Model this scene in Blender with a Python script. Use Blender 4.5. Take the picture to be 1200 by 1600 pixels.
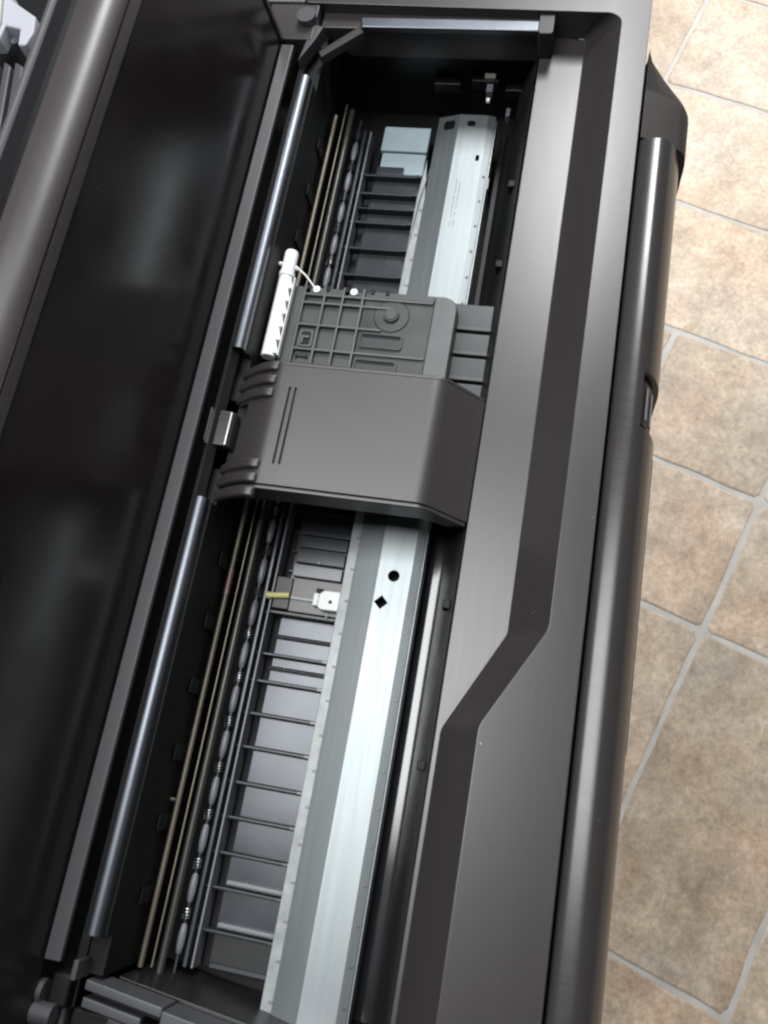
import bpy, bmesh, math, random
from mathutils import Vector, Matrix
random.seed(7)
scene = bpy.context.scene
for o in list(bpy.data.objects):
    bpy.data.objects.remove(o)

# ------------------------------------------------------------------ camera
RIM = 0.90                                   # height of the printer's top rim over the floor (m)
cam_d = bpy.data.cameras.new('camera')
cam = bpy.data.objects.new('camera', cam_d)
scene.collection.objects.link(cam)
right = Vector((0.17148685, -0.97577608, -0.13584295))
down = Vector((-0.94063577, -0.12117277, -0.31705126))
fwd = Vector((0.29291057, 0.18214886, -0.93862942))
cam.matrix_world = Matrix((
    (right.x, -down.x, -fwd.x, 0.0),
    (right.y, -down.y, -fwd.y, 0.0),
    (right.z, -down.z, -fwd.z, RIM + 0.46),
    (0, 0, 0, 1)))
cam_d.sensor_fit = 'VERTICAL'
cam_d.sensor_height = 36.0
cam_d.lens = 1400.0 * 36.0 / 1600.0
cam_d.clip_start = 0.01
cam_d.clip_end = 60
cam_d.dof.use_dof = True
cam_d.dof.focus_distance = 0.53
cam_d.dof.aperture_fstop = 36
scene.camera = cam

# ------------------------------------------------------------------ light: indoor, ceiling fixtures and an added floor fill
world = bpy.data.worlds.new('World')
scene.world = world
world.use_nodes = True
bg = world.node_tree.nodes['Background']
bg.inputs[0].default_value = (0.88, 0.94, 1.0, 1)
bg.inputs[1].default_value = 0.14


def area_lamp(name, x, y, z, sx, sy, watts, col):
    l = bpy.data.lights.new(name, 'AREA')
    l.shape = 'RECTANGLE'
    l.size = sx
    l.size_y = sy
    l.energy = watts
    l.color = col
    o = bpy.data.objects.new(name, l)
    o.location = (x, y, z)
    scene.collection.objects.link(o)
    return o


area_lamp('ceiling_light_near', 0.26, 0.47, 2.4, 0.68, 1.10, 31, (0.97, 0.99, 1.0))
area_lamp('ceiling_light_far', 1.64, -0.08, 2.4, 0.70, 0.34, 38, (0.97, 0.99, 1.0))
area_lamp('floor_fill_light', 3.6, -0.8, 2.4, 1.2, 1.2, 128, (1.0, 0.985, 0.97))  # added fill lamp, placed out of the reflections to brighten the floor

scene.cycles.pixel_filter_type = 'BLACKMAN_HARRIS'
scene.cycles.filter_width = 2.3
scene.view_settings.view_transform = 'Standard'
scene.view_settings.look = 'None'
scene.view_settings.gamma = 1
scene.view_settings.exposure = 0.0
scene.view_settings.use_curve_mapping = False

# ------------------------------------------------------------------ materials
MATS = {}


def mat(name, col, rough=0.5, metal=0.0, spec=0.5, bump=0.0, bscale=900, stretch=(1, 1, 1), var=0.0,
        vscale=30, rvar=0.0, dust=0.0, coat=0.0, trans=0.0, rscale=22, tint=None):
    m = bpy.data.materials.new(name)
    m.use_nodes = True
    nt = m.node_tree
    N, L = nt.nodes, nt.links
    b = N['Principled BSDF']
    b.inputs['Roughness'].default_value = rough
    b.inputs['Metallic'].default_value = metal
    b.inputs['Specular IOR Level'].default_value = spec
    b.inputs['Coat Weight'].default_value = coat
    b.inputs['Coat Roughness'].default_value = 0.08
    b.inputs['Transmission Weight'].default_value = trans
    if tint:
        b.inputs['Specular Tint'].default_value = (tint[0], tint[1], tint[2], 1)
    c4 = (col[0], col[1], col[2], 1)
    b.inputs['Base Color'].default_value = c4
    tc = N.new('ShaderNodeTexCoord')
    mp = N.new('ShaderNodeMapping')
    mp.inputs['Scale'].default_value = stretch
    L.new(tc.outputs['Object'], mp.inputs['Vector'])
    cur = None
    if var > 0:
        n = N.new('ShaderNodeTexNoise')
        n.inputs['Scale'].default_value = vscale
        n.inputs['Detail'].default_value = 5
        L.new(mp.outputs[0], n.inputs['Vector'])
        mr = N.new('ShaderNodeMapRange')
        mr.inputs[1].default_value = 0.3
        mr.inputs[2].default_value = 0.7
        mr.inputs[3].default_value = 1 - var
        mr.inputs[4].default_value = 1 + var
        L.new(n.outputs[0], mr.inputs[0])
        mx = N.new('ShaderNodeMix')
        mx.data_type = 'RGBA'
        mx.blend_type = 'MULTIPLY'
        mx.inputs[0].default_value = 1
        mx.inputs[6].default_value = c4
        L.new(mr.outputs[0], mx.inputs[7])
        cur = mx.outputs[2]
    if dust > 0:
        v = N.new('ShaderNodeTexVoronoi')
        v.inputs['Scale'].default_value = 190
        v.inputs['Randomness'].default_value = 1
        L.new(tc.outputs['Object'], v.inputs['Vector'])
        r = N.new('ShaderNodeMapRange')
        r.inputs[1].default_value = 0.07
        r.inputs[2].default_value = 0.04
        r.inputs[3].default_value = 0
        r.inputs[4].default_value = dust
        L.new(v.outputs['Distance'], r.inputs[0])
        n2 = N.new('ShaderNodeTexNoise')
        n2.inputs['Scale'].default_value = 60
        L.new(tc.outputs['Object'], n2.inputs['Vector'])
        r2 = N.new('ShaderNodeMapRange')
        r2.inputs[1].default_value = 0.56
        r2.inputs[2].default_value = 0.66
        L.new(n2.outputs[0], r2.inputs[0])
        mu = N.new('ShaderNodeMath')
        mu.operation = 'MULTIPLY'
        L.new(r.outputs[0], mu.inputs[0])
        L.new(r2.outputs[0], mu.inputs[1])
        mx = N.new('ShaderNodeMix')
        mx.data_type = 'RGBA'
        L.new(mu.outputs[0], mx.inputs[0])
        mx.inputs[6].default_value = c4
        if cur:
            L.new(cur, mx.inputs[6])
        mx.inputs[7].default_value = (0.55, 0.54, 0.52, 1)
        cur = mx.outputs[2]
    if cur:
        L.new(cur, b.inputs['Base Color'])
    if rvar > 0:
        n = N.new('ShaderNodeTexNoise')
        n.inputs['Scale'].default_value = rscale
        n.inputs['Detail'].default_value = 6
        L.new(mp.outputs[0], n.inputs['Vector'])
        mr = N.new('ShaderNodeMapRange')
        mr.inputs[1].default_value = 0.3
        mr.inputs[2].default_value = 0.7
        mr.inputs[3].default_value = max(0.02, rough - rvar)
        mr.inputs[4].default_value = rough + rvar
        L.new(n.outputs[0], mr.inputs[0])
        L.new(mr.outputs[0], b.inputs['Roughness'])
    if bump > 0:
        n = N.new('ShaderNodeTexNoise')
        n.inputs['Scale'].default_value = bscale
        n.inputs['Detail'].default_value = 3
        L.new(mp.outputs[0], n.inputs['Vector'])
        bp = N.new('ShaderNodeBump')
        bp.inputs['Strength'].default_value = bump
        bp.inputs['Distance'].default_value = 0.0004
        L.new(n.outputs[0], bp.inputs['Height'])
        L.new(bp.outputs[0], b.inputs['Normal'])
    MATS[name] = m
    return m


COVER = mat('satin_charcoal_plastic', (0.033, 0.0285, 0.0285), 0.32, spec=0.62, bump=0.045, bscale=2200, stretch=(0.06, 1, 1), rvar=0.010, rscale=420, var=0.08, vscale=40, dust=0.3)
BRIDGE = mat('satin_bridge_plastic', (0.032, 0.0275, 0.0275), 0.40, spec=0.66, bump=0.07, bscale=2200, rvar=0.02, rscale=500, stretch=(0.06, 1, 1), dust=0.25)
DOOR = mat('satin_door_plastic', (0.032, 0.029, 0.0275), 0.24, spec=0.5, stretch=(1.6, 0.1, 0.1), rvar=0.022, rscale=420, dust=0.2)
CAP = mat('end_cap_plastic', (0.028, 0.024, 0.022), 0.5, spec=0.35, bump=0.05)
BLACK = mat('dull_black_plastic', (0.006, 0.0063, 0.0066), 0.55, spec=0.25, bump=0.05)
INNER = mat('interior_black_plastic', (0.011, 0.0115, 0.012), 0.38, spec=0.4, rvar=0.08, dust=0.3)
GLOSS = mat('glossy_black_plastic', (0.008, 0.008, 0.009), 0.16, spec=0.8, rvar=0.03, dust=0.2)
LIDP = mat('smoked_lid_panel', (0.0165, 0.0130, 0.0132), 0.21, spec=0.46, rvar=0.06, dust=0.2, var=0.1)
LIDF = mat('lid_frame_plastic', (0.040, 0.034, 0.036), 0.36, spec=0.55, bump=0.02, rvar=0.03)
LIP = mat('lid_lip_plastic', (0.055, 0.053, 0.059), 0.45, spec=0.5, bump=0.03)
TRIM = mat('polished_rear_trim', (0.125, 0.135, 0.15), 0.40, metal=1.0, rvar=0.08, stretch=(0.3, 1, 1))
STEEL = mat('galvanised_steel', (0.225, 0.246, 0.252), 0.46, metal=1.0, rvar=0.02, rscale=160, var=0.06, vscale=90, stretch=(0.12, 3, 3), bump=0.02, bscale=700)
STRIP = mat('pale_scale_strip', (0.24, 0.26, 0.26), 0.35, spec=0.5, var=0.2, vscale=120)
PAD = mat('pale_blue_pad', (0.36, 0.44, 0.47), 0.5, spec=0.4, var=0.08, vscale=40)
PLATEN = mat('platen_grey_plastic', (0.030, 0.032, 0.037), 0.26, spec=0.62, rvar=0.03, rscale=30, var=0.15, vscale=60, dust=0.4, tint=(0.90, 0.94, 1.0))
RIB = mat('platen_rib_plastic', (0.022, 0.025, 0.030), 0.32, spec=0.4)
CARR = mat('carriage_grey_plastic', (0.044, 0.046, 0.046), 0.42, spec=0.5, bump=0.12, var=0.15, vscale=60, dust=0.3)
CARRW = mat('carriage_edge_plastic', (0.080, 0.084, 0.084), 0.45, spec=0.5, bump=0.1, var=0.1, vscale=70)
SMEAR = mat('ink_smeared_plastic', (0.028, 0.030, 0.030), 0.40, spec=0.5, var=0.3, vscale=70, rvar=0.12)
POCKET = mat('pocket_grey_plastic', (0.026, 0.032, 0.033), 0.35, spec=0.5)
WHITE = mat('white_nylon', (0.80, 0.80, 0.80), 0.42, spec=0.4, var=0.03)
WHITE2 = mat('white_moulded_clip', (0.74, 0.76, 0.75), 0.38, spec=0.5)
YELLOW = mat('pale_yellow_plastic', (0.60, 0.58, 0.22), 0.4)
TAN = mat('tan_rod', (0.15, 0.13, 0.10), 0.42, metal=0.5, var=0.2, vscale=12, stretch=(1, 0.05, 0.05))
PINK = mat('rosy_rod', (0.20, 0.13, 0.115), 0.42, metal=0.4)
GREYROD = mat('dark_grey_rod', (0.075, 0.075, 0.07), 0.38, metal=0.6)
CHROME = mat('bright_spring_wire', (0.38, 0.40, 0.42), 0.30, metal=1.0)
ROLLER = mat('roller_grey_plastic', (0.15, 0.155, 0.17), 0.32, spec=0.5)
RAILD = mat('dark_guide_rail', (0.030, 0.034, 0.042), 0.28, spec=0.6)
THINR = mat('grey_guide_edge', (0.16, 0.165, 0.18), 0.35, spec=0.5)
MODL = mat('dark_brown_module', (0.045, 0.038, 0.042), 0.45)
MODR = mat('taupe_module', (0.15, 0.142, 0.135), 0.42, var=0.08)
GREYBLK = mat('end_block_grey', (0.062, 0.064, 0.069), 0.4, spec=0.5, var=0.06)
TAUPE = mat('taupe_plastic', (0.085, 0.075, 0.066), 0.5)
PURPLE = mat('violet_grey_plastic', (0.09, 0.085, 0.11), 0.4)
GUIDE = mat('pale_grey_guide', (0.36, 0.37, 0.41), 0.5)
BONE = mat('off_white_guide', (0.60, 0.57, 0.48), 0.5)
GRIT = mat('grout', (0.52, 0.495, 0.46), 0.55, spec=0.35, var=0.12, vscale=25, bump=0.2, bscale=400)


def tile_mat(name, lift):
    m = bpy.data.materials.new(name)
    m.use_nodes = True
    nt = m.node_tree
    N, L = nt.nodes, nt.links
    b = N['Principled BSDF']
    b.inputs['Roughness'].default_value = 0.42
    b.inputs['Specular IOR Level'].default_value = 0.45
    tc = N.new('ShaderNodeTexCoord')
    oi = N.new('ShaderNodeObjectInfo')
    off = N.new('ShaderNodeVectorMath')
    off.operation = 'SCALE'
    comb = N.new('ShaderNodeCombineXYZ')
    for k in range(3):
        L.new(oi.outputs['Random'], comb.inputs[k])
    L.new(comb.outputs[0], off.inputs[0])
    off.inputs['Scale'].default_value = 13.0
    add = N.new('ShaderNodeVectorMath')
    L.new(tc.outputs['Object'], add.inputs[0])
    L.new(off.outputs[0], add.inputs[1])

    def noise(s, d, r=0.6, dist=0.0):
        n = N.new('ShaderNodeTexNoise')
        n.inputs['Scale'].default_value = s
        n.inputs['Detail'].default_value = d
        n.inputs['Roughness'].default_value = r
        n.inputs['Distortion'].default_value = dist
        L.new(add.outputs[0], n.inputs['Vector'])
        return n
    big = noise(10, 10, 0.72, 0.3)
    ramp = N.new('ShaderNodeValToRGB')
    e = ramp.color_ramp.elements
    e[0].position, e[0].color = 0.30, (0.285, 0.215, 0.160, 1)
    e[1].position, e[1].color = 0.72, (0.64, 0.565, 0.475, 1)
    x = e.new(0.45); x.color = (0.415, 0.335, 0.260, 1)
    x = e.new(0.58); x.color = (0.505, 0.425, 0.342, 1)
    L.new(big.outputs[0], ramp.inputs[0])
    mid = noise(38, 9, 0.72, 0.5)
    r2 = N.new('ShaderNodeValToRGB')
    e = r2.color_ramp.elements
    e[0].position, e[0].color = 0.32, (0.78, 0.76, 0.74, 1)
    e[1].position, e[1].color = 0.68, (1.22, 1.21, 1.18, 1)
    L.new(mid.outputs[0], r2.inputs[0])
    mx = N.new('ShaderNodeMix'); mx.data_type = 'RGBA'; mx.blend_type = 'MULTIPLY'
    mx.inputs[0].default_value = 0.85
    L.new(ramp.outputs[0], mx.inputs[6]); L.new(r2.outputs[0], mx.inputs[7])
    # warm and grey clouds
    cl = noise(7, 4)
    r3 = N.new('ShaderNodeValToRGB')
    e = r3.color_ramp.elements
    e[0].position, e[0].color = 0.36, (0.90, 0.93, 0.96, 1)
    e[1].position, e[1].color = 0.66, (1.08, 0.98, 0.90, 1)
    L.new(cl.outputs[0], r3.inputs[0])
    mx2 = N.new('ShaderNodeMix'); mx2.data_type = 'RGBA'; mx2.blend_type = 'MULTIPLY'
    mx2.inputs[0].default_value = 0.9
    L.new(mx.outputs[2], mx2.inputs[6]); L.new(r3.outputs[0], mx2.inputs[7])
    gr = noise(120, 6, 0.7, 0.6)
    r6 = N.new('ShaderNodeValToRGB')
    e = r6.color_ramp.elements
    e[0].position, e[0].color = 0.36, (0.80, 0.78, 0.75, 1)
    e[1].position, e[1].color = 0.66, (1.20, 1.19, 1.16, 1)
    L.new(gr.outputs[0], r6.inputs[0])
    mx6 = N.new('ShaderNodeMix'); mx6.data_type = 'RGBA'; mx6.blend_type = 'MULTIPLY'
    mx6.inputs[0].default_value = 0.9
    L.new(mx2.outputs[2], mx6.inputs[6]); L.new(r6.outputs[0], mx6.inputs[7])
    mx2 = mx6
    # fine pits
    fine = noise(150, 4)
    r4 = N.new('ShaderNodeMapRange')
    r4.inputs[1].default_value = 0.25; r4.inputs[2].default_value = 0.42
    r4.inputs[3].default_value = 0.66; r4.inputs[4].default_value = 1.0
    L.new(fine.outputs[0], r4.inputs[0])
    mx3 = N.new('ShaderNodeMix'); mx3.data_type = 'RGBA'; mx3.blend_type = 'MULTIPLY'
    mx3.inputs[0].default_value = 0.8
    L.new(mx2.outputs[2], mx3.inputs[6]); L.new(r4.outputs[0], mx3.inputs[7])
    # tile to tile
    r5 = N.new('ShaderNodeMapRange')
    r5.inputs[3].default_value = 0.96 * lift; r5.inputs[4].default_value = 1.20 * lift
    L.new(oi.outputs['Random'], r5.inputs[0])
    mx4 = N.new('ShaderNodeMix'); mx4.data_type = 'RGBA'; mx4.blend_type = 'MULTIPLY'
    mx4.inputs[0].default_value = 1
    L.new(mx3.outputs[2], mx4.inputs[6]); L.new(r5.outputs[0], mx4.inputs[7])
    L.new(mx4.outputs[2], b.inputs['Base Color'])
    bp = N.new('ShaderNodeBump')
    bp.inputs['Strength'].default_value = 0.35
    bp.inputs['Distance'].default_value = 0.002
    L.new(mid.outputs[0], bp.inputs['Height'])
    L.new(bp.outputs[0], b.inputs['Normal'])
    return m


TILE = tile_mat('mottled_stone_tile', 1.0)
TILE_PALE = tile_mat('pale_stone_tile', 1.14)

# ------------------------------------------------------------------ helpers (printer space: mm, X along, Y to the back, Z=0 the rim)
BASE = Vector((0.16, 0.12, 0.0))


def W(p):
    return Vector((p[0] / 1000.0, p[1] / 1000.0, p[2] / 1000.0 + RIM)) - BASE


def link(name, me, m, parent, bevel=0.0, seg=2, smooth=True, angle=35):
    o = bpy.data.objects.new(name, me)
    scene.collection.objects.link(o)
    if m:
        me.materials.clear()
        me.materials.append(m)
    if parent:
        o.parent = parent
    if smooth:
        for p in me.polygons:
            p.use_smooth = True
        try:
            me.set_sharp_from_angle(angle=math.radians(angle))
        except Exception:
            pass
    if bevel > 0:
        b = o.modifiers.new('bevel', 'BEVEL')
        b.width = bevel / 1000.0
        b.segments = seg
        b.limit_method = 'ANGLE'
        b.angle_limit = math.radians(30)
        b.harden_normals = False
        for p in me.polygons:
            p.use_smooth = True
        wn = o.modifiers.new('normals', 'WEIGHTED_NORMAL')
        wn.keep_sharp = False
    return o


def bm_to(name, bm, m, parent, bevel=0.0, seg=2, angle=35):
    bmesh.ops.recalc_face_normals(bm, faces=bm.faces)
    me = bpy.data.meshes.new(name)
    bm.to_mesh(me)
    bm.free()
    return link(name, me, m, parent, bevel, seg, angle=angle)


def add_ext(bm, prof, x0, x1, sx0=None, sx1=None):
    """prism of the closed (Y,Z) outline between x0 and x1"""
    n = len(prof)
    a = [bm.verts.new(W((x0, y, z))) for y, z in (sx0 or prof)]
    b = [bm.verts.new(W((x1, y, z))) for y, z in (sx1 or prof)]
    for i in range(n):
        j = (i + 1) % n
        bm.faces.new((a[i], a[j], b[j], b[i]))
    bm.faces.new(a[::-1])
    bm.faces.new(b)


def add_box(bm, x0, x1, y0, y1, z0, z1):
    add_ext(bm, [(y0, z0), (y1, z0), (y1, z1), (y0, z1)], x0, x1)


def add_plan(bm, poly, z0, z1):
    """prism of a plan outline (X,Y) between z0 and z1"""
    a = [bm.verts.new(W((x, y, z0))) for x, y in poly]
    b = [bm.verts.new(W((x, y, z1))) for x, y in poly]
    n = len(poly)
    for i in range(n):
        j = (i + 1) % n
        bm.faces.new((a[i], a[j], b[j], b[i]))
    bm.faces.new(a[::-1])
    bm.faces.new(b)


def add_tube(bm, p, q, r, r2=None, n=14, caps=True):
    p, q = W(p), W(q)
    r = r / 1000.0
    r2 = r if r2 is None else r2 / 1000.0
    d = (q - p).normalized()
    u = d.orthogonal().normalized()
    v = d.cross(u)
    a, b = [], []
    for i in range(n):
        t = 2 * math.pi * i / n
        w = u * math.cos(t) + v * math.sin(t)
        a.append(bm.verts.new(p + w * r))
        b.append(bm.verts.new(q + w * r2))
    for i in range(n):
        j = (i + 1) % n
        bm.faces.new((a[i], a[j], b[j], b[i]))
    if caps:
        bm.faces.new(a[::-1])
        bm.faces.new(b)


def add_lathe_x(bm, prof, y, z, n=18):
    """revolve (x, radius) pairs about a line along X through (y,z)"""
    rings = []
    for x, r in prof:
        rings.append([bm.verts.new(W((x, y + r * math.cos(2 * math.pi * i / n), z + r * math.sin(2 * math.pi * i / n)))) for i in range(n)])
    for a, b in zip(rings, rings[1:]):
        for i in range(n):
            j = (i + 1) % n
            bm.faces.new((a[i], a[j], b[j], b[i]))
    bm.faces.new(rings[0][::-1])
    bm.faces.new(rings[-1])


def ext(name, prof, x0, x1, m, parent, bevel=0.0, seg=2, **k):
    bm = bmesh.new()
    add_ext(bm, prof, x0, x1, **k)
    return bm_to(name, bm, m, parent, bevel, seg)


def box(name, x0, x1, y0, y1, z0, z1, m, parent, bevel=0.4, seg=2):
    bm = bmesh.new()
    add_box(bm, x0, x1, y0, y1, z0, z1)
    return bm_to(name, bm, m, parent, bevel, seg)


def plan(name, poly, z0, z1, m, parent, bevel=0.4, seg=2):
    bm = bmesh.new()
    add_plan(bm, poly, z0, z1)
    return bm_to(name, bm, m, parent, bevel, seg)


def tube(name, p, q, r, m, parent, n=14, r2=None):
    bm = bmesh.new()
    add_tube(bm, p, q, r, r2, n)
    return bm_to(name, bm, m, parent)


def lathe(name, prof, y, z, m, parent, n=20):
    bm = bmesh.new()
    add_lathe_x(bm, prof, y, z, n)
    return bm_to(name, bm, m, parent)


def fillet(pts, rad, n=6):
    """round the inner corners of an open polyline; rad per inner corner"""
    out = [Vector(pts[0])]
    for i in range(1, len(pts) - 1):
        a, b, c = Vector(pts[i - 1]), Vector(pts[i]), Vector(pts[i + 1])
        u, v = (a - b).normalized(), (c - b).normalized()
        ang = u.angle(v)
        t = rad[i - 1] / math.tan(ang / 2)
        p, q = b + u * t, b + v * t
        for k in range(n + 1):
            s = k / n
            out.append(p * (1 - s) ** 2 + b * 2 * s * (1 - s) + q * s * s)
    out.append(Vector(pts[-1]))
    return [tuple(v) for v in out]


def rrect(x0, x1, y0, y1, r, n=5):
    out = []
    for cx, cy, a0 in ((x1 - r, y1 - r, 0), (x0 + r, y1 - r, 90), (x0 + r, y0 + r, 180), (x1 - r, y0 + r, 270)):
        for k in range(n + 1):
            a = math.radians(a0 + 90 * k / n)
            out.append((cx + r * math.cos(a), cy + r * math.sin(a)))
    return out


def cut(o, cutters):
    for c in cutters:
        md = o.modifiers.new('cut', 'BOOLEAN')
        md.operation = 'DIFFERENCE'
        md.object = c
        md.solver = 'EXACT'
    bpy.context.view_layer.update()
    dg = bpy.context.evaluated_depsgraph_get()
    me = bpy.data.meshes.new_from_object(o.evaluated_get(dg))
    old = o.data
    o.modifiers.clear()
    o.data = me
    for c in cutters:
        bpy.data.objects.remove(c)
    for p in me.polygons:
        p.use_smooth = True
    me.set_sharp_from_angle(angle=math.radians(30))


def group_empty(name, parent):
    e = bpy.data.objects.new(name, None)
    scene.collection.objects.link(e)
    e.parent = parent
    e.empty_display_size = 0.02
    return e


# ------------------------------------------------------------------ floor
bm = bmesh.new()
vs = [bm.verts.new(p) for p in ((-3, -3, 0), (4, -3, 0), (4, 3, 0), (-3, 3, 0))]
bm.faces.new(vs)
me = bpy.data.meshes.new('floor')
bm.to_mesh(me)
bm.free()
floor = bpy.data.objects.new('floor', me)
scene.collection.objects.link(floor)
me.materials.append(GRIT)
floor['kind'] = 'structure'
floor['label'] = 'beige mottled stone-look tile floor with light grey grout'

ang = math.radians(-18.5)
A = Vector((math.cos(ang), math.sin(ang)))
B = Vector((-math.sin(ang), math.cos(ang)))
UL = [-1240, -1012, -786, -558, -326, -98, 132, 362, 586, 809, 1042, 1273, 1500, 1728, 1955, 2180]
VL = [-1240, -1014, -790, -570, -350, -130, 96, 316, 540, 765, 990]
taken = set()
tiles = []


def claim(i0, i1, j0, j1):
    cells = [(i, j) for i in range(i0, i1) for j in range(j0, j1)]
    if any(c in taken for c in cells):
        return False
    taken.update(cells)
    tiles.append((UL[i0], UL[i1], VL[j0], VL[j1]))
    return True


# the tiles the picture shows
for t in ((8, 9, 5, 6), (7, 8, 5, 6), (7, 8, 4, 5), (8, 9, 4, 5), (5, 7, 4, 5), (5, 7, 5, 7), (9, 10, 5, 7), (10, 11, 5, 7),
          (11, 12, 5, 7), (11, 12, 7, 8), (3, 5, 4, 5), (4, 5, 5, 7), (9, 11, 4, 5)):
    claim(*t)
for i in range(len(UL) - 1):
    for j in range(len(VL) - 1):
        if (i, j) in taken:
            continue
        k = random.random()
        opts = [(2, 1), (1, 2), (2, 2), (1, 1)]
        random.shuffle(opts)
        for du, dv in opts + [(1, 1)]:
            if i + du < len(UL) and j + dv < len(VL) and claim(i, i + du, j, j + dv):
                break
for u0, u1, v0, v1 in tiles:
    g = 4.4
    w, h = (u1 - u0) - 2 * g, (v1 - v0) - 2 * g
    bm = bmesh.new()
    pts = rrect(-w / 2, w / 2, -h / 2, h / 2, 9, 4)
    # slightly hand-cut edges
    fine = []
    for k in range(len(pts)):
        p, q = Vector(pts[k]), Vector(pts[(k + 1) % len(pts)])
        m_ = max(1, int((q - p).length / 32))
        for s in range(m_):
            c = p.lerp(q, s / m_)
            fine.append((c.x + random.uniform(-1.5, 1.5), c.y + random.uniform(-1.5, 1.5)))
    a = [bm.verts.new((x / 1000, y / 1000, 0.0005)) for x, y in fine]
    b = [bm.verts.new((x / 1000, y / 1000, 0.0011)) for x, y in fine]
    c = [bm.verts.new((x / 1000 * (1 - 5 / w), y / 1000 * (1 - 5 / h), 0.0017)) for x, y in fine]
    n = len(fine)
    for k in range(n):
        j = (k + 1) % n
        bm.faces.new((a[k], a[j], b[j], b[k]))
        bm.faces.new((b[k], b[j], c[j], c[k]))
    bm.faces.new(c)
    me = bpy.data.meshes.new('tile')
    bm.to_mesh(me)
    bm.free()
    pale = (u0, v0) in ((-98, -130), (809, -130), (1042, -130), (1273, -130)) or (u0 < -98 and random.random() < 0.4)
    o = link('tile', me, TILE_PALE if pale else TILE, floor, smooth=False)
    ctr = A * ((u0 + u1) / 2000) + B * ((v0 + v1) / 2000)
    o.location = (ctr.x, ctr.y, 0.0)
    o.rotation_euler = (0, 0, ang + (math.pi if random.random() < 0.5 else 0))

# ------------------------------------------------------------------ the printer
printer = bpy.data.objects.new('wide_format_printer', None)
scene.collection.objects.link(printer)
printer.location = BASE
printer.empty_display_size = 0.1
printer['label'] = 'open black wide-format inkjet printer with raised lid, grey bridge and white tube on its carriage'
printer['category'] = 'printer'

X0, X1 = -240, 560

# --- body tub and stand (under the covers)
bm = bmesh.new()
add_box(bm, X0 + 4, X1 - 4, -18, 330, -205, -106)
add_box(bm, X0 + 4, -128, 66, 204, -106, -18)
add_box(bm, 512, X1 - 4, -18, 330, -106, -8)
add_box(bm, X0 + 4, 512, 206, 330, -106, -40)
body = bm_to('body', bm, BLACK, printer, 2)
for x in (-160, 480):
    box('stand_leg', x - 22, x + 22, 110, 180, -868, -205, BLACK, printer, 3)
    box('stand_foot', x - 25, x + 25, 0, 300, -899, -868, BLACK, printer, 6)

# --- top cover: rim, inner wall and front panel, swept round
R3 = (14, 14, 9)
I = fillet([(X0, 23.5), (39, 22.5), (93, -6), (499, -6), (501, 206)], R3)
Bp = fillet([(X0, 44), (36, 42.8), (91, 15), (501, 15.5), (504, 206)], (12, 12, 5))
O = [(p[0], -24.0) for p in I[:15]] + fillet([(I[14][0], -24), (X1, -24), (X1, 206)], (12,))[1:]
bm = bmesh.new()


def ring(pts, z):
    return [bm.verts.new(W((p[0], p[1], z))) for p in pts]


def rim_ring(pts, dz=0.0):                       # the rim's top falls gently towards the front
    return [bm.verts.new(W((x, y, dz - max(0.0, 23.0 - y) * 0.085))) for x, y in pts]


rO2 = ring([(x - (5 if x > 520 else 0), y + 3) for x, y in O], -24)
rO = rim_ring(O)
rI = rim_ring(I)
rB = ring(Bp, -25)
for a, b in ((rO2, rO), (rO, rI), (rI, rB)):
    for k in range(len(a) - 1):
        bm.faces.new((a[k], a[k + 1], b[k + 1], b[k]))
# panel from the wall's foot to the edge of the opening, then its down-turned edge
edge = [(X0, 46.4), (36, 46.0), (91, 45.6), (492, 45.0)]
nb = 1 + 7 + 7                                   # start + two filleted corners
epts = []
for k in range(nb):
    epts.append((Bp[k][0], 46.4 - (Bp[k][0] - X0) / (492 - X0) * 1.4))
e1 = ring(epts + [(503.0, 45.0)], -25)
e2 = ring([(x, y + 0.6) for x, y in epts + [(503.0, 45.0)]], -31)
for k in range(nb - 1):
    bm.faces.new((rB[k], rB[k + 1], e1[k + 1], e1[k]))
last = nb - 1
tail = []
for k in range(nb, len(Bp)):
    if Bp[k][1] < 44:
        tail.append(rB[k])
bm.faces.new([rB[last]] + tail + [e1[-1], e1[last]])
for k in range(len(e1) - 1):
    bm.faces.new((e1[k], e1[k + 1], e2[k + 1], e2[k]))
top_cover = bm_to('top_cover', bm, COVER, printer, 1.5, 3)
# end wall of the opening below the rim
ext('end_wall', [(46, -105), (205, -105), (205, -26), (46, -26)], 503, 508, INNER, printer, 0.5)
# far inner end: matt shelf, polished strip, corner post
ext('end_shelf', [(47, -34), (178, -34), (196, -14), (196, -9), (47, -9)], 489, 503, TAUPE and COVER, printer, 1.0)
bm = bmesh.new()
a = [(485.5, 38), (494.5, 38), (494.5, 168), (485.5, 166)]
for z0, z1 in ((-9, -4.5),):
    add_plan(bm, a, z0, z1)
bm_to('polished_strip', bm, TRIM, printer, 1.2, 3)
plan('corner_post', rrect(483, 503, 36.5, 47.0, 2.5), -24.6, -4, INNER, printer, 0.8)
for k, (yy, zz) in enumerate(((84, -58), (60, -66), (112, -62))):
    box('end_bracket', 494, 503, yy - 10, yy + 10, zz - 9, zz, INNER, printer, 1)
box('sensor_tab', 480, 484, 74.5, 82, -44, -40, TAUPE, printer, 0.3)
box('sensor_stem', 474, 481, 76, 80.5, -52, -46, PURPLE, printer, 0.4)
box('sensor_lens', 467, 470, 77, 79.5, -50, -47.5, WHITE2, printer, 0.4)
box('dark_tag', 459, 466, 62, 65, -60, -52, PURPLE, printer, 0.6)

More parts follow.
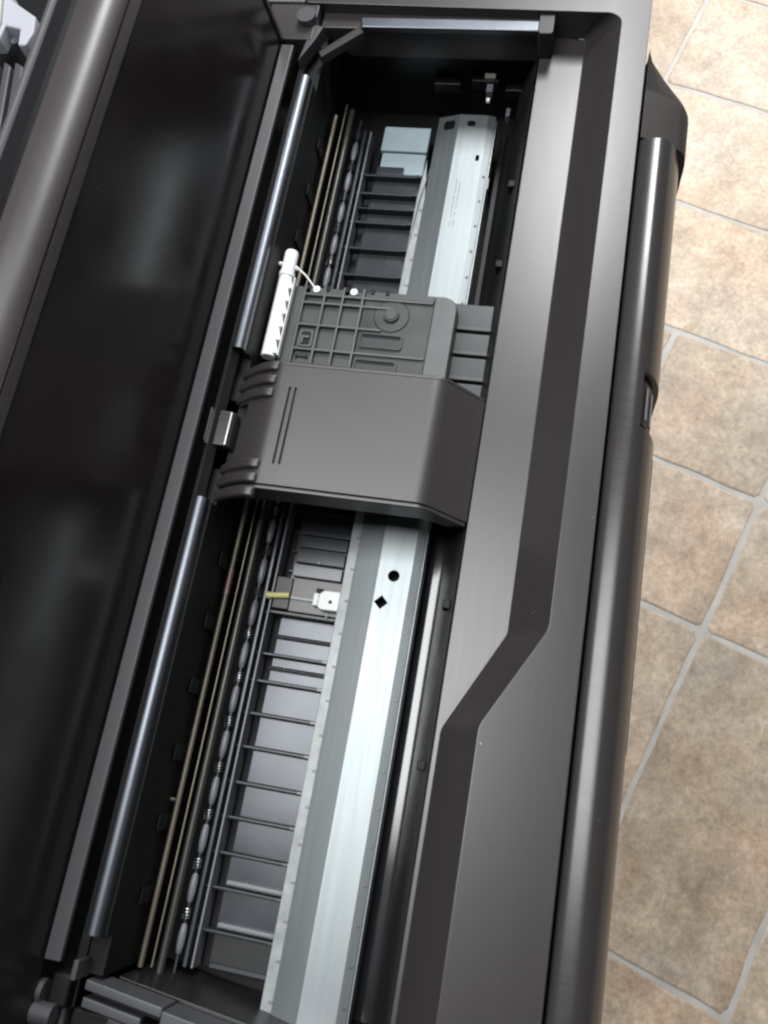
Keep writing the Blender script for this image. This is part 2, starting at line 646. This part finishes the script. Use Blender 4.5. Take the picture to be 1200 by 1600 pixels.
# --- front inner wall: sloping grey face, then a glossy rounded lip
ext('front_inner_wall', [(46.6, -31.5), (47.2, -31.5), (60, -72), (60, -84), (52, -84)], X0, 501, INNER, printer, 0.4)
prof = []
for k in range(15):
    a = math.radians(50 + 68 * k / 14)
    prof.append((63.8 - 17 * math.cos(a), -90 + 17 * math.sin(a)))
ext('glossy_inner_lip', prof + [(71.8, -98), (53, -98)], -118, 300, GLOSS, printer)
ext('glossy_inner_lip', [(52, -60), (66, -84), (70, -84), (70, -92), (52, -92)], 305, 470, INNER, printer, 0.6)
for x in (104, 14, 330, 392):
    box('wall_clip', x, x + 5, 50, 54.5, -50, -41, BLACK, printer, 0.5)
box('tub_floor', -128, 505, 50, 205, -110, -104, BLACK, printer, 0)

# --- front door: rounded, with a latch recess
def door_prof(cut_y=None, off=0.0):
    pts = [(-25.6, -8.0 + off)]
    for k in range(5):                            # inner shoulder rising out of the gap
        t = math.radians(90 - 90 * k / 5)
        pts.append((-37.0 + 11.2 * math.sin(t), -7.7 + (4.2 + off) * math.cos(t)))
    for k in range(13):                           # long outer curve
        t = math.radians(90 * k / 12)
        y = -37.0 - (16.4 + off) * math.sin(t)
        z = -42 + (38.5 + off) * math.cos(t)
        if cut_y is not None and y < cut_y:
            y = cut_y
        pts.append((y, z))
    yb = -53.4 - off if cut_y is None else cut_y
    pts += [(yb, -190), (yb + 8, -200), (-27, -200)]
    return pts


bm = bmesh.new()
secs = []
for x, c in ((X0, None), (212, None), (212.8, -41.6), (245.2, -41.6), (246, None), (404, None)):
    secs.append([bm.verts.new(W((x, y, z))) for y, z in door_prof(c)])
for a, b in zip(secs, secs[1:]):
    for i in range(len(a)):
        j = (i + 1) % len(a)
        bm.faces.new((a[i], a[j], b[j], b[i]))
bm.faces.new(secs[0][::-1])
bm.faces.new(secs[-1])
door = bm_to('front_door', bm, DOOR, printer, 0.5, 2)
lp = []
for k in range(9):
    t = math.radians(12 + 78 * k / 8)
    lp.append((-37 - 13.6 * math.sin(t), -43 + 36.4 * math.cos(t)))
lp = [p for p in lp if p[0] < -41.7]
plate = lp + [(lp[-1][0], -70), (-41.7, -70)]
ext('latch_plate', plate, 215.5, 242.5, INNER, door, 0.6)
for q in (1, 3):
    (ya, za), (yb, zb) = lp[q], lp[q + 1]
    ext('latch_slot_edge', [(ya - 0.2, za + 0.5), (ya - 0.9, za + 0.2), (ya - 0.9 + (yb - ya) * .35, za + .2 + (zb - za) * .35), (ya - 0.2 + (yb - ya) * .35, za - .6 + (zb - za) * .35)], 219, 239, THINR, door, 0.15)
ext('door_seam_strip', [(-53.3, -44), (-54.6, -45), (-54.6, -60), (-53.3, -60)], 40, 210, BLACK, door, 0.3)
# side end cap: the door's section, proud, running back into the rim
bm = bmesh.new()
secs = []
base = [(-25.6, -5.5), (-36, -9.5), (-48, -14.5), (-52.5, -17.5), (-55.0, -22), (-55.9, -30), (-55.9, -190), (-47, -200), (-27, -200)]
for x, s in ((405.5, 1.0), (432, 1.0), (437, 0.985), (441, 0.94), (445, 0.85), (476, 0.04)):
    secs.append([bm.verts.new(W((x - (-27 - y) * 0.0, -25.6 + (y + 25.6) * s, z))) for y, z in base])
for a, b in zip(secs, secs[1:]):
    for i in range(len(a)):
        j = (i + 1) % len(a)
        bm.faces.new((a[i], a[j], b[j], b[i]))
bm.faces.new(secs[0][::-1])
bm.faces.new(secs[-1])
bm_to('door_end_cap', bm, CAP, printer, 0.7, 2, angle=25)
# dark fill of the gap between rim and door
ext('door_gap', [(-22.5, -23), (-25.4, -11), (-25.4, -60), (-19, -60)], X0 + 2, 470, BLACK, printer)

# --- rear edge of the opening
prof = []
for k in range(11):
    a = math.radians(65 + 70 * k / 10)
    prof.append((197.0 + 6.0 * math.cos(a), -7.6 + 6.0 * math.sin(a)))
prof = [(200.4, -5.6)] + prof + [(192.6, -5.6)]
ext('rear_trim', prof + [(192.8, -9.4), (200.4, -9.4)], -92, 140, TRIM, printer)
ext('rear_trim', prof + [(192.8, -9.4), (200.4, -9.4)], 236, 441, TRIM, printer)
ext('rear_trim_core', [(196.5, -9.5), (201.2, -9.5), (201.2, -4.5), (200.4, -3.6), (199.6, -4.5)], 140.5, 235.5, INNER, printer, 0.3)
ext('rear_wall', [(190.5, -104), (202, -104), (202, -17), (191.5, -17)], -112, 503, BLACK, printer, 0.5)
for a, b in ((-92, 140), (236, 441)):
    ext('trim_support', [(191.6, -16.8), (201, -16.8), (200.6, -9.6), (191.6, -9.6)], a, b, BLACK, printer)
for k in range(14):
    x = -80 + 38 * k
    box('rear_wall_notch', x, x + 9, 189.7, 190.8, -66, -40, BLACK, printer, 0.5)
ext('hinge_gutter', [(202.2, -40), (207, -40), (207, -16), (202.2, -16)], -128, 503, BLACK, printer)

# --- lid standing open at the back
lid = group_empty('lid', printer)


def lid_y(z):
    return 217.5 + (231.8 - 217.5) * (z + 3) / 153.0


LX0, LX1 = -240, 466
ext('lid_panel', [(lid_y(-3), -3), (lid_y(146), 146), (lid_y(146) + 3, 146), (lid_y(-3) + 3, -3)], LX0, LX1, LIDP, lid)
# top rail of the lid frame, with a rounded inner corner
prof = [(lid_y(138) - 0.8, 138)]
for k in range(10):
    a = math.radians(180 - 90 * k / 9)
    prof.append((247.6 + 16.8 * math.cos(a), 142 + 11.6 * math.sin(a)))
prof += [(252.6, 153.0), (254, 151.2), (254, 136), (lid_y(145) + 3.2, 136)]
ext('lid_top_rail', prof, LX0, LX1 + 4, LIDF, lid, 0.5)
ext('lid_back_channel', [(254.3, 128), (265, 128), (265, 142), (254.3, 142)], LX0, LX1 + 4, GLOSS, lid, 0.3)
ext('lid_outer_skin', [(265.3, 150.5), (267, 152), (269, 152), (269.8, 150.5), (262, 6), (257, 6)], LX0, LX1 + 4, LIP, lid, 0.5)
ext('lid_lower_lip', [(208.2, -3.4), (208.2, -0.6), (209, 0), (216.6, 0), (216.9, -3.4)], -106, 464, LIP, lid, 0.35)
bm = bmesh.new()
add_ext(bm, [(lid_y(0) - 1.4, 0), (lid_y(144) - 1.4, 144), (252, 144), (255, 0)], LX1 + 0.4, LX1 + 4)
bm_to('lid_end_plate', bm, LIDF, lid, 0.5)
# hinge corner at the far end
hinge = group_empty('hinge_mount', printer)
tube('hinge_pin', (486, 203, -4), (486, 203, 4.5), 6.5, GREYBLK, hinge, 20)
plan('hinge_web', [(452, 203.5), (484, 199), (482, 191), (470, 195)], -12, -1.5, LIP, hinge, 0.8)
bm = bmesh.new()
add_plan(bm, [(484, 164), (489, 168), (466, 193), (461, 190)], -14, -7)
bm_to('hinge_arm', bm, CAP, hinge, 0.8)
ext('hinge_block', [(197, -14), (232, -14), (232, -1), (197, -1)], 470, 500.5, LIDF, hinge, 1)
box('rear_corner_cover', 501.5, X1, 207, 262, -30, -0.4, COVER, printer, 3)

# --- bridge over the carriage
TOPY = (71.5, 164.5)
curve = [(45.8, -24.4), (50.5, -20.5), (65, -3.9), (67.6, -1.5), (70, -0.2), (72.4, 0.4), (75, 0.6), (163, 1.0), (167, 0.4), (174, -2.2), (182, -7), (189, -13), (193, -18.5)]
inner = [(190.8, -19.5), (186, -14.4), (180, -9.4), (173, -5), (166, -2.6), (72, -2.8), (49, -24.4)]
bm = bmesh.new()
add_ext(bm, curve + inner, 151, 226)
bridge = bm_to('carriage_bridge', bm, BRIDGE, printer, 0, 2)
cs = []
for yy in (153.6, 157.2):
    bm = bmesh.new()
    add_box(bm, 164, 212, yy - 0.45, yy + 0.45, -0.6, 3)
    cs.append(bm_to('cutter', bm, None, printer))
bm = bmesh.new()
add_box(bm, 169, 203, 183.5, 198, -30, 5)
cs.append(bm_to('cutter', bm, None, printer))
cut(bridge, cs)
b = bridge.modifiers.new('bevel', 'BEVEL'); b.width = 0.0006; b.segments = 2; b.angle_limit = math.radians(40)
w_ = bridge.modifiers.new('normals', 'WEIGHTED_NORMAL'); w_.keep_sharp = False; w_.weight = 90
# groove floors, side skirts and the rear ribs
for yy in (153.6, 157.2):
    box('vent_groove', 164, 212, yy - 0.44, yy + 0.44, -2.4, -0.9, BLACK, bridge, 0)
skirt = [(46.5, -24.4), (50.5, -20.8), (66, -3.0), (72.5, 0.2), (163, 0.7), (174, -2.5), (182, -7.4), (189, -13.4), (193, -19), (191, -24), (160, -19), (72, -19), (66, -22), (58, -28)]
skirt = [(y, z - 0.5) for y, z in skirt]
for x in (148.2, 226.2):
    ext('bridge_skirt', skirt, x, x + 2.7, BRIDGE, bridge, 0.7, 2)


def rear_rib(x, w, y0=166, h=3.2, y1=198.5):
    up, lo = [], []
    n = 12
    for k in range(n + 1):
        t = k / n
        y = y0 + (y1 - y0) * t
        # follow the bridge's rear curve
        s = max(0.0, (y - 165) / 28.0)
        z = 0.6 - 19.0 * s ** 1.6
        up.append((y, z + h * min(1, 4 * (t + 0.1))))
        lo.append((y, z - 3.4))
    ext('bridge_rib', up + lo[::-1], x, x + w, BRIDGE, bridge, 1.6, 4)


for x in (204.5, 213.0, 221.6):
    rear_rib(x, 6.0)
for x in (142.4, 151.0, 159.6):
    rear_rib(x, 6.2, y0=164.5)
# tab reaching back to the rear edge
ext('bridge_tab', [(188.5, -15), (189.5, -9), (192, -7), (203.5, -6), (205, -8), (205, -15)], 174, 196, DOOR, bridge, 0.7, 3)
ext('tab_bright_edge', [(190.4, -7.4), (190.9, -6.4), (191.7, -6.2), (191.9, -7.0)], 174.5, 195, CHROME, bridge)  # thin bright metal strips along the tab's edges
ext('tab_bright_edge', [(203.6, -6.0), (204.2, -5.6), (205.1, -6.6), (205.1, -7.6)], 176, 197, CHROME, bridge)
box('tab_recess', 162, 208, 186.5, 200, -32, -17, BLACK, printer, 0.5)

# --- carriage
car = group_empty('carriage', printer)
plan('carriage_base', rrect(165, 298.2, 72.6, 182, 6.5), -52, -33.2, CARR, car, 0.5)
# flat borders
plan('left_border', [(165, 173.0), (298, 173.0), (298, 178), (296, 181.8), (165, 181.8)], -33.0, -30.2, CARR, car, 0.5)
plan('right_border', [(165, 72.8), (289, 72.8), (293, 73.8), (296.4, 76.4), (298, 80.2), (298, 87.2), (165, 87.2)], -33.0, -30.0, CARRW, car, 0.6)
box('top_border', 293.6, 298, 87.4, 130, -33.0, -30.2, CARR, car, 0.5)
plan('smeared_plate', rrect(165, 293, 87.5, 132.2, 1.0), -33.0, -31.6, SMEAR, car, 0.3)
for y in (172.2, 158.6, 146.4, 133.4):
    box('grid_wall', 230, 299.2, y - 0.8, y + 0.8, -33.0, -29.8, CARRW, car, 0.35)
for x, ya, yb in ((292.8, 88, 172), (286.8, 112, 172), (270.9, 118, 172), (253.6, 88, 172)):
    box('grid_wall', x - 0.75, x + 0.75, ya, yb, -32.9, -30.0, CARRW, car, 0.35)
# ring boss with its raised halo
bm = bmesh.new()
for r0, r1, z0, z1 in ((5.2, 4.6, -31.6, -29.0), (11.5, 10.8, -31.6, -31.0)):
    add_tube(bm, (281.8, 113, z0), (281.8, 113, z1), r0, r1, 32)
bm_to('pivot_boss', bm, SMEAR, car)
tube('boss_cap', (281.8, 113, -29.1), (281.8, 113, -28.5), 3.9, CARR, car, 28, 3.5)
# recessed windows
for xa, xb, ya, yb in ((258.2, 268.6, 103, 130.6), (238, 250.4, 104, 131)):
    bm = bmesh.new()
    outer, innr = rrect(xa, xb, ya, yb, 2.2), rrect(xa + 1.1, xb - 1.1, ya + 1.1, yb - 1.1, 1.5)
    lo = [bm.verts.new(W((x, y, -31.7))) for x, y in outer]
    up = [bm.verts.new(W((x, y, -30.2))) for x, y in outer]
    iu = [bm.verts.new(W((x, y, -30.2))) for x, y in innr]
    il = [bm.verts.new(W((x, y, -31.5))) for x, y in innr]
    n = len(outer)
    for k in range(n):
        j = (k + 1) % n
        for p, q in ((lo, up), (up, iu), (iu, il)):
            bm.faces.new((p[k], p[j], q[j], q[k]))
    bm_to('window_frame', bm, SMEAR, car)
    plan('window_insert', innr, -31.58, -31.2, POCKET, car, 0)
    box('window_shade_bar', xb - 2.9, xb - 1.3, ya + 2, yb - 2, -31.5, -31.0, BLACK, car, 0)  # black bar standing in for the shade under the frame's far edge
# small latch window
plan('latch_window', rrect(256.0, 268.2, 161, 170.2, 1.6), -33.0, -31.9, CARRW, car, 0.3)
plan('latch_opening', rrect(257.4, 266.6, 162.4, 168.6, 1.4), -32.2, -31.6, BLACK, car, 0)
box('latch_lever', 261.6, 263.4, 163, 168.2, -31.7, -30.6, CARRW, car, 0.3)
box('latch_lever', 257.6, 262.4, 166.6, 168.0, -31.7, -30.4, CARRW, car, 0.3)
box('latch_mark', 248.6, 249.6, 162.5, 169.4, -33.1, -32.2, BLACK, car, 0.2)
tube('latch_dot', (249.1, 162.6, -33), (249.1, 162.6, -31.9), 1.1, BLACK, car, 12)
tube('latch_dot', (249.1, 169.2, -33), (249.1, 169.2, -31.9), 1.1, BLACK, car, 12)
# edge notches and white screws
for y in (170.2, 157.2, 144.6, 127.6, 118):
    box('edge_notch', 295.8, 299.3, y - 1.2, y + 1.2, -33, -29.4, BLACK, car, 0.3)
for y in (164.5, 139.8):
    tube('white_screw', (296.2, y, -33), (296.2, y, -29.2), 2.6, WHITE, car, 20, 2.3)
box('screw_slot', 294.4, 298.0, 139.5, 140.1, -29.3, -29.05, CARRW, car, 0)
box('edge_strap', 293.8, 298.0, 147, 169, -33, -30.6, CARR, car, 0.4)
# stepped slabs at the front of the carriage
for xa, xb in ((284.6, 303.6), (267.2, 282.8), (249.4, 265.6), (231.4, 247.6)):
    bm = bmesh.new()
    add_box(bm, xa, xb, 46.5, 78, -60, -45.6)
    o = bm_to('front_slab', bm, POCKET, car, 0.6)
    box('slab_lip', xa + 0.2, xa + 2.6, 47, 77.5, -45.5, -44.9, CARR, car, 0.25)
box('slab_backing', 168, 302, 48, 78, -74, -60.4, BLACK, car, 0.5)

# --- white tube on the carriage's rear edge
tb = group_empty('white_tube', printer)
TY, TZ = 185.0, -26.0
lathe('tube_body', [(243, 4.0), (243.4, 4.5), (302, 4.5), (302.4, 4.2)], TY, TZ, WHITE, tb, 28)
lathe('tube_collar', [(300.5, 4.6), (300.9, 5.2), (303.6, 5.2), (304, 4.7)], TY, TZ, WHITE, tb, 28)
lathe('tube_cap', [(303.8, 4.5), (318.6, 4.5), (319.6, 4.1), (320, 3.2)], TY, TZ, WHITE, tb, 28)
tube('cap_peg', (310, TY + 3.5, TZ + 1), (310, TY + 7.2, TZ + 1), 1.3, WHITE, tb, 12)
tube('cap_peg', (309, TY - 3.2, TZ - 1), (308, TY - 6.6, TZ - 1), 1.2, WHITE, tb, 12)
# zigzag rack along one side
n = 6
for k in range(n):
    xa = 245.0 + k * 9.3
    plan('rack_tooth', [(xa, TY - 3.0), (xa, TY - 6.0), (xa + 2.2, TY - 6.0), (xa + 8.0, TY - 3.9), (xa + 8.0, TY - 3.0)], TZ + 0.5, TZ + 3.1, WHITE, tb, 0.3)
ext('rack_rail', [(TY - 6.9, TZ - 2), (TY - 6.1, TZ - 2), (TY - 6.1, TZ + 2.4), (TY - 6.9, TZ + 2.4)], 244, 300, WHITE2, tb, 0.25)
ext('rack_backing', [(TY - 6.2, TZ - 3.4), (TY - 2.5, TZ - 3.4), (TY - 2.5, TZ - 1.6), (TY - 6.2, TZ - 1.6)], 244, 300, GREYROD, tb, 0.3)
bm = bmesh.new()
wpts = [(309, 180, -25), (303.5, 172.5, -26.5), (297.2, 166.2, -29)]
for p, q in zip(wpts, wpts[1:]):
    add_tube(bm, p, q, 0.55, n=8)
bm_to('tube_wire', bm, WHITE2, printer)

# --- long rods at the back
tube('tan_rod', (-112, 187.2, -55), (98, 187.2, -55), 1.55, TAN, printer, 16)
tube('tan_rod_joint', (96, 187.2, -55), (112, 187.2, -55), 1.75, PINK, printer, 16)
tube('tan_rod', (110, 187.2, -55), (455, 187.2, -55), 1.5, TAN, printer, 16)
tube('thin_rod', (-112, 182.6, -60), (470, 182.6, -60), 0.65, TAN, printer, 10)
tube('dark_rod', (-118, 179.6, -66), (470, 179.6, -66), 2.2, GREYROD, printer, 18)
bm = bmesh.new()
add_tube(bm, (-25, 189, -54), (-25, 191.4, -52), 1.0)
bm_to('rod_clip', bm, TAN, printer)

# --- feed shaft with capsule rollers and springs
shaft = tube('feed_shaft', (-122, 174.6, -76), (470, 174.6, -76), 0.9, RAILD, printer, 12)
roller_me = None
spring_me = None
k = 0
x = -98.0
while x < 465:
    if roller_me is None:
        bm = bmesh.new()
        add_lathe_x(bm, [(-8, 1.0), (-7, 1.7), (-3, 2.25), (3, 2.25), (7, 1.7), (8, 1.0)], 174.6, -76, 16)
        r = bm_to('shaft_roller', bm, ROLLER, shaft)
        roller_me = r.data
        bm = bmesh.new()
        pv = None
        for q in range(0, 40):
            t = q / 39
            a = t * 2 * math.pi * 3.5
            pt = (10.6 + 5.6 * t, 174.6 + 2.1 * math.cos(a), -76 + 2.1 * math.sin(a))
            if pv:
                add_tube(bm, pv, pt, 0.45, n=6)
            pv = pt
        s = bm_to('shaft_spring', bm, CHROME, shaft)
        spring_me = s.data
        r.location = (x / 1000, 0, 0)
        s.location = (x / 1000, 0, 0)
    else:
        for nm, d in (('shaft_roller', roller_me), ('shaft_spring', spring_me)):
            o = bpy.data.objects.new(nm, d)
            scene.collection.objects.link(o)
            o.parent = shaft
            o.location = (x / 1000, 0, 0)
            o.rotation_euler = (0, 0, 0)
    x += 27.0
    k += 1

# --- platen: guide rails, gutters, floor tiles and ribs
platen = group_empty('platen', printer)
ext('guide_rail', [(168.0, -90), (171.4, -90), (171.0, -76), (168.6, -76)], -112, 462, RAILD, platen, 0.5)
ext('guide_rail', [(164.8, -90), (166.6, -90), (166.4, -77), (165.0, -77)], -112, 462, THINR, platen, 0.4)
ext('gutter', [(159.5, -99), (164.6, -99), (164.6, -93), (159.5, -93)], -112, 462, BLACK, platen)
ext('gutter', [(171.5, -99), (189, -99), (189, -90), (171.5, -90)], -112, 470, BLACK, platen)
ext('right_gutter', [(120.6, -99), (122.4, -99), (122.4, -91), (120.6, -91)], -112, 430, BLACK, platen)
box('platen_bed', -112, 432, 122.5, 159.4, -99, -88.5, RAILD, platen, 0.5)
RX = [-110, -92, -69, -50, -30, -10, 11, 31, 51, 60, 68, 80, 94]
RX2 = [118, 123, 136, 149, 163, 182, 202, 222, 242, 262, 282, 302, 322, 342, 364, 386, 398, 411, 427]
tz = -86.2
tile_cache = {}


def platen_tile(xa, xb, drop=0.0, m=PLATEN, yl=159.2):
    o = box('platen_tile', xa + 1.1, xb - 1.1, 122.8, yl, -88.4 - drop, tz - drop, m, platen, 0.5)
    o.rotation_euler = (0, 0, 0)
    return o


for a, b in zip(RX, RX[1:]):
    platen_tile(a, b, m=INNER if b < -90 else PLATEN)
for a, b in zip(RX2, RX2[1:]):
    platen_tile(a, b, 0.6 if b > 300 else 0.0, yl=158.2 if b > 160 else 155)
rib_me = None
for x in RX[1:] + RX2[1:]:
    if x in (60, 80, 136, 398):
        wdt = 0.55
    else:
        wdt = 0.9
    long_ = x not in (60, 80, 123, 136, 149)
    o = box('platen_rib', x - wdt, x + wdt, 122.0, 169.6 if long_ else 160.2, -89, -81.5 if long_ else -84.0, RIB, platen, 0.4)
    if long_:
        box('rib_tip', x - 1.0, x + 1.0, 122.2, 126.5, -81.8, -80.4, RAILD, platen, 0.3)
# pale pair of bars towards the near end
for x in (-66.6, -89.5):
    box('cross_bar', x, x + 2.4, 123.5, 157.6, -86, -82.6, THINR, platen, 0.4)
# white absorbent pad towards the far end
box('pale_pad', 452, 474, 122.5, 158, -92, -84.6, PAD, platen, 1)
box('pale_pad', 431, 450, 122.5, 156, -92, -84.6, PAD, platen, 1)
box('pad_notch', 429, 436, 137, 157, -84.5, -82.8, RAILD, platen, 0.5)

# --- small sensor module on the platen
mod = group_empty('sensor_module', printer)
box('module_base', 95.6, 117.4, 121.4, 153.4, -88, -77.0, MODR, mod, 0.6)
box('module_dark_end', 96.4, 117.0, 153.8, 164.4, -88, -77.4, MODL, mod, 0.6)
box('module_ledge', 93.2, 95.3, 121.4, 166, -88, -78.6, RIB, mod, 0.4)
tube('yellow_pin', (105.2, 153.8, -75.6), (103.6, 166.2, -75.6), 1.9, YELLOW, mod, 18)
tube('yellow_pin_end', (103.6, 166.2, -75.6), (103.4, 167.8, -75.6), 2.3, YELLOW, mod, 18)
box('module_bar', 103.0, 105.6, 137, 153, -77, -75.6, STRIP, mod, 0.4)
bm = bmesh.new()
add_plan(bm, [(98.4, 118.6), (98.2, 131.5), (100, 134), (108, 134), (110.6, 131), (110.8, 121), (108.4, 118.2)], -76.8, -70.5)
clip = bm_to('white_clip', bm, WHITE2, mod, 0.9, 3)
bm = bmesh.new()
add_box(bm, 100.4, 108.6, 134.2, 137.6, -76.8, -71.8)
bm_to('white_clip_tail', bm, WHITE2, mod, 0.7, 2)
tube('clip_hole', (103.6, 126, -70.6), (103.6, 126, -70.35), 1.15, BLACK, mod, 16)
box('clip_notch', 107.0, 111.6, 132, 136.6, -76.9, -72.6, BLACK, mod, 0.4)
box('clip_foot', 94.4, 98.2, 127.4, 128.4, -76.8, -75.8, STRIP, mod, 0.2)
for xa, xb, zz in ((119, 127, -79.5), (128.6, 137, -81), (139, 147, -82)):
    box('stepped_slat', xa, xb, 124, 156, -86, zz, THINR if xa < 120 else RIB, mod, 0.5)

# --- folded steel rail
rail = group_empty('steel_rail', printer)
RP = [(72.4, -61.6), (77.6, -60.2), (98.0, -60.2), (113.6, -64.8)]
th = [(113.4, -66.4), (98.0, -61.8), (77.6, -61.8), (72.8, -63.2)]
bm = bmesh.new()
add_ext(bm, RP + th, -124, 466)
beam = bm_to('rail_beam', bm, STEEL, rail, 0)
cs = []
bm = bmesh.new(); add_tube(bm, (123, 88, -70), (123, 88, -50), 3.5, n=32); cs.append(bm_to('cutter', bm, None, printer))
bm = bmesh.new(); add_plan(bm, [(101.8, 93.0), (106, 97.2), (110.2, 93.0), (106, 88.8)], -70, -50); cs.append(bm_to('cutter', bm, None, printer))
bm = bmesh.new(); add_plan(bm, rrect(426.5, 431.5, 79.6, 82.0, 1.0), -70, -50); cs.append(bm_to('cutter', bm, None, printer))
bm = bmesh.new(); add_plan(bm, rrect(454, 462, 101, 109, 2), -80, -50); cs.append(bm_to('cutter', bm, None, printer))
bm = bmesh.new(); add_plan(bm, rrect(456, 461, 86, 92, 2), -80, -50); cs.append(bm_to('cutter', bm, None, printer))
cut(beam, cs)
b = beam.modifiers.new('bevel', 'BEVEL'); b.width = 0.0009; b.segments = 3; b.angle_limit = math.radians(12)
w_ = beam.modifiers.new('normals', 'WEIGHTED_NORMAL'); w_.keep_sharp = False; w_.weight = 90
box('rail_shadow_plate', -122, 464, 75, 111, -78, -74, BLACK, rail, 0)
ext('rail_edge_return', [(71.0, -61.4), (72.2, -61.2), (72.4, -66), (72.4, -72), (71.2, -72)], -124, 462, STEEL, rail, 0.3)
bm = bmesh.new()
add_plan(bm, [(-124, 113.8), (398, 113.8), (432, 117.4), (398, 119.6), (-124, 120.4)], -68.6, -66.7)
bm_to('scale_strip', bm, STRIP, rail, 0.5)
for k in range(27):
    x = -118 + 20.2 * k
    if x < 400:
        box('scale_tick', x, x + 1.4, 113.9, 116.4, -66.8, -66.4, MODR, rail, 0.1)
    box('edge_tick', x + 6, x + 7.6, 73.6, 75.2, -62.0, -60.7, GREYROD, rail, 0.15)
bm = bmesh.new()
add_plan(bm, [(430, 113), (396, 117.6), (350, 119.4), (396, 116.4)], -66.6, -66.2)
bm_to('torn_edge', bm, GREYROD, rail)
# faint stamped marking on the beam
for row, y in enumerate((92.2, 89.6)):
    x = 372.0
    while x < 408:
        l = random.uniform(1.2, 3.2)
        if random.random() < 0.75:
            box('stamped_mark', x, x + l, y - 0.35, y + 0.35, -60.6, -59.95, STRIP, rail, 0)
        x += l + random.uniform(0.5, 1.4)
box('rail_hook', 405, 414, 70.2, 71.6, -64, -62, STRIP, rail, 0.3)

# --- near end: service station blocks
st = group_empty('end_station', printer)
def slanted(name, x0, x1, y0, y1, z0, z1, m, sl=0.11, bevel=0.7):
    # ends set slightly askew, as in the near end of the bay
    poly = [(x0 + sl * (y0 - 198), y0), (x1 + sl * (y0 - 198), y0), (x1 + sl * (y1 - 198), y1), (x0 + sl * (y1 - 198), y1)]
    return plan(name, poly, z0, z1, m, st, bevel)


slanted('station_bar', -118.4, -113.6, 156, 198, -32, -13, GREYBLK)
slanted('station_bar', -126.5, -121.8, 166, 198, -32, -14, GREYBLK)
slanted('station_gap', -122, -118, 158, 196, -34, -20, BLACK)
slanted('station_cap', -139, -115.0, 82, 156, -34, -13, GREYBLK)
slanted('station_gap', -136, -127.5, 160, 184, -36, -17, MODL)
slanted('station_cap', -142, -132, 150, 162, -30, -12, GREYBLK)
slanted('station_wall', -119, -113, 84, 190, -100, -35, INNER)
box('station_post', -113.2, -104, 199.2, 202, -20, -2, LIP, st, 0.5)
box('rear_hinge_arm', -128, -112, 203.5, 214, -30, -8, BLACK, st, 2)
for x, y, z, r in ((-122, 221, -8, 6), (-131, 213, -6, 5.5)):
    tube('hinge_roller', (x, y - 6, z), (x, y + 8, z), r, LIP, st, 18)
box('hinge_saddle', -140, -118, 205, 216, -34, -14, LIP, st, 1.5)
box('near_deck', X0, -141, 47, 206, -30, -1.2, COVER, printer, 2)

# --- behind the lid: rear sheet feed with its guides
rear = group_empty('rear_feed', printer)
box('feed_tray', 60, 700, 332, 700, -160, -150, BLACK, rear, 3)
box('feed_deck', X0, X1, 331, 420, -150, -60, BLACK, rear, 4)
plan('paper_guide', [(520, 446), (509, 440), (494, 416), (480, 413), (467, 416), (467, 422), (482, 425), (485, 438), (471, 439), (471, 470), (520, 470)], -24, -10, GUIDE, rear, 1.5, 3)
plan('guide_face', [(520, 452), (509, 447), (486, 441), (473, 442), (473, 470), (520, 470)], -9.8, -6, BONE, rear, 1.2, 2)
tube('guide_screw', (477, 431, -22), (477, 431, -16), 3.0, CHROME, rear, 16)
for k, (y, w) in enumerate(((407, 8), (417, 7), (426, 9))):
    plan('feed_fin', [(452, y + 8), (456, y + 8 + w), (330, y - 14 + w), (326, y - 14)], -40, -14, LIP, rear, 1.5)
box('feed_shelf', 300, 560, 380, 520, -64, -50, BLACK, rear, 2)

# --- stray lint on the covers
for k, (x, y, z, dx, dy) in enumerate(((83, 9, -19.5, 3.0, 0.2), (60, 150, -86.0, 2.2, 0.3), (-66, 146, -86.0, 2.4, 0.5),
                                       (128, 140, -79.2, 1.8, 0.2), (30, 20, -0.2, 0.8, 0.5))):
    tube('lint_fibre', (x, y, z + 0.25), (x + dx, y + dy, z + 0.35), 0.16, WHITE2, printer, 6)
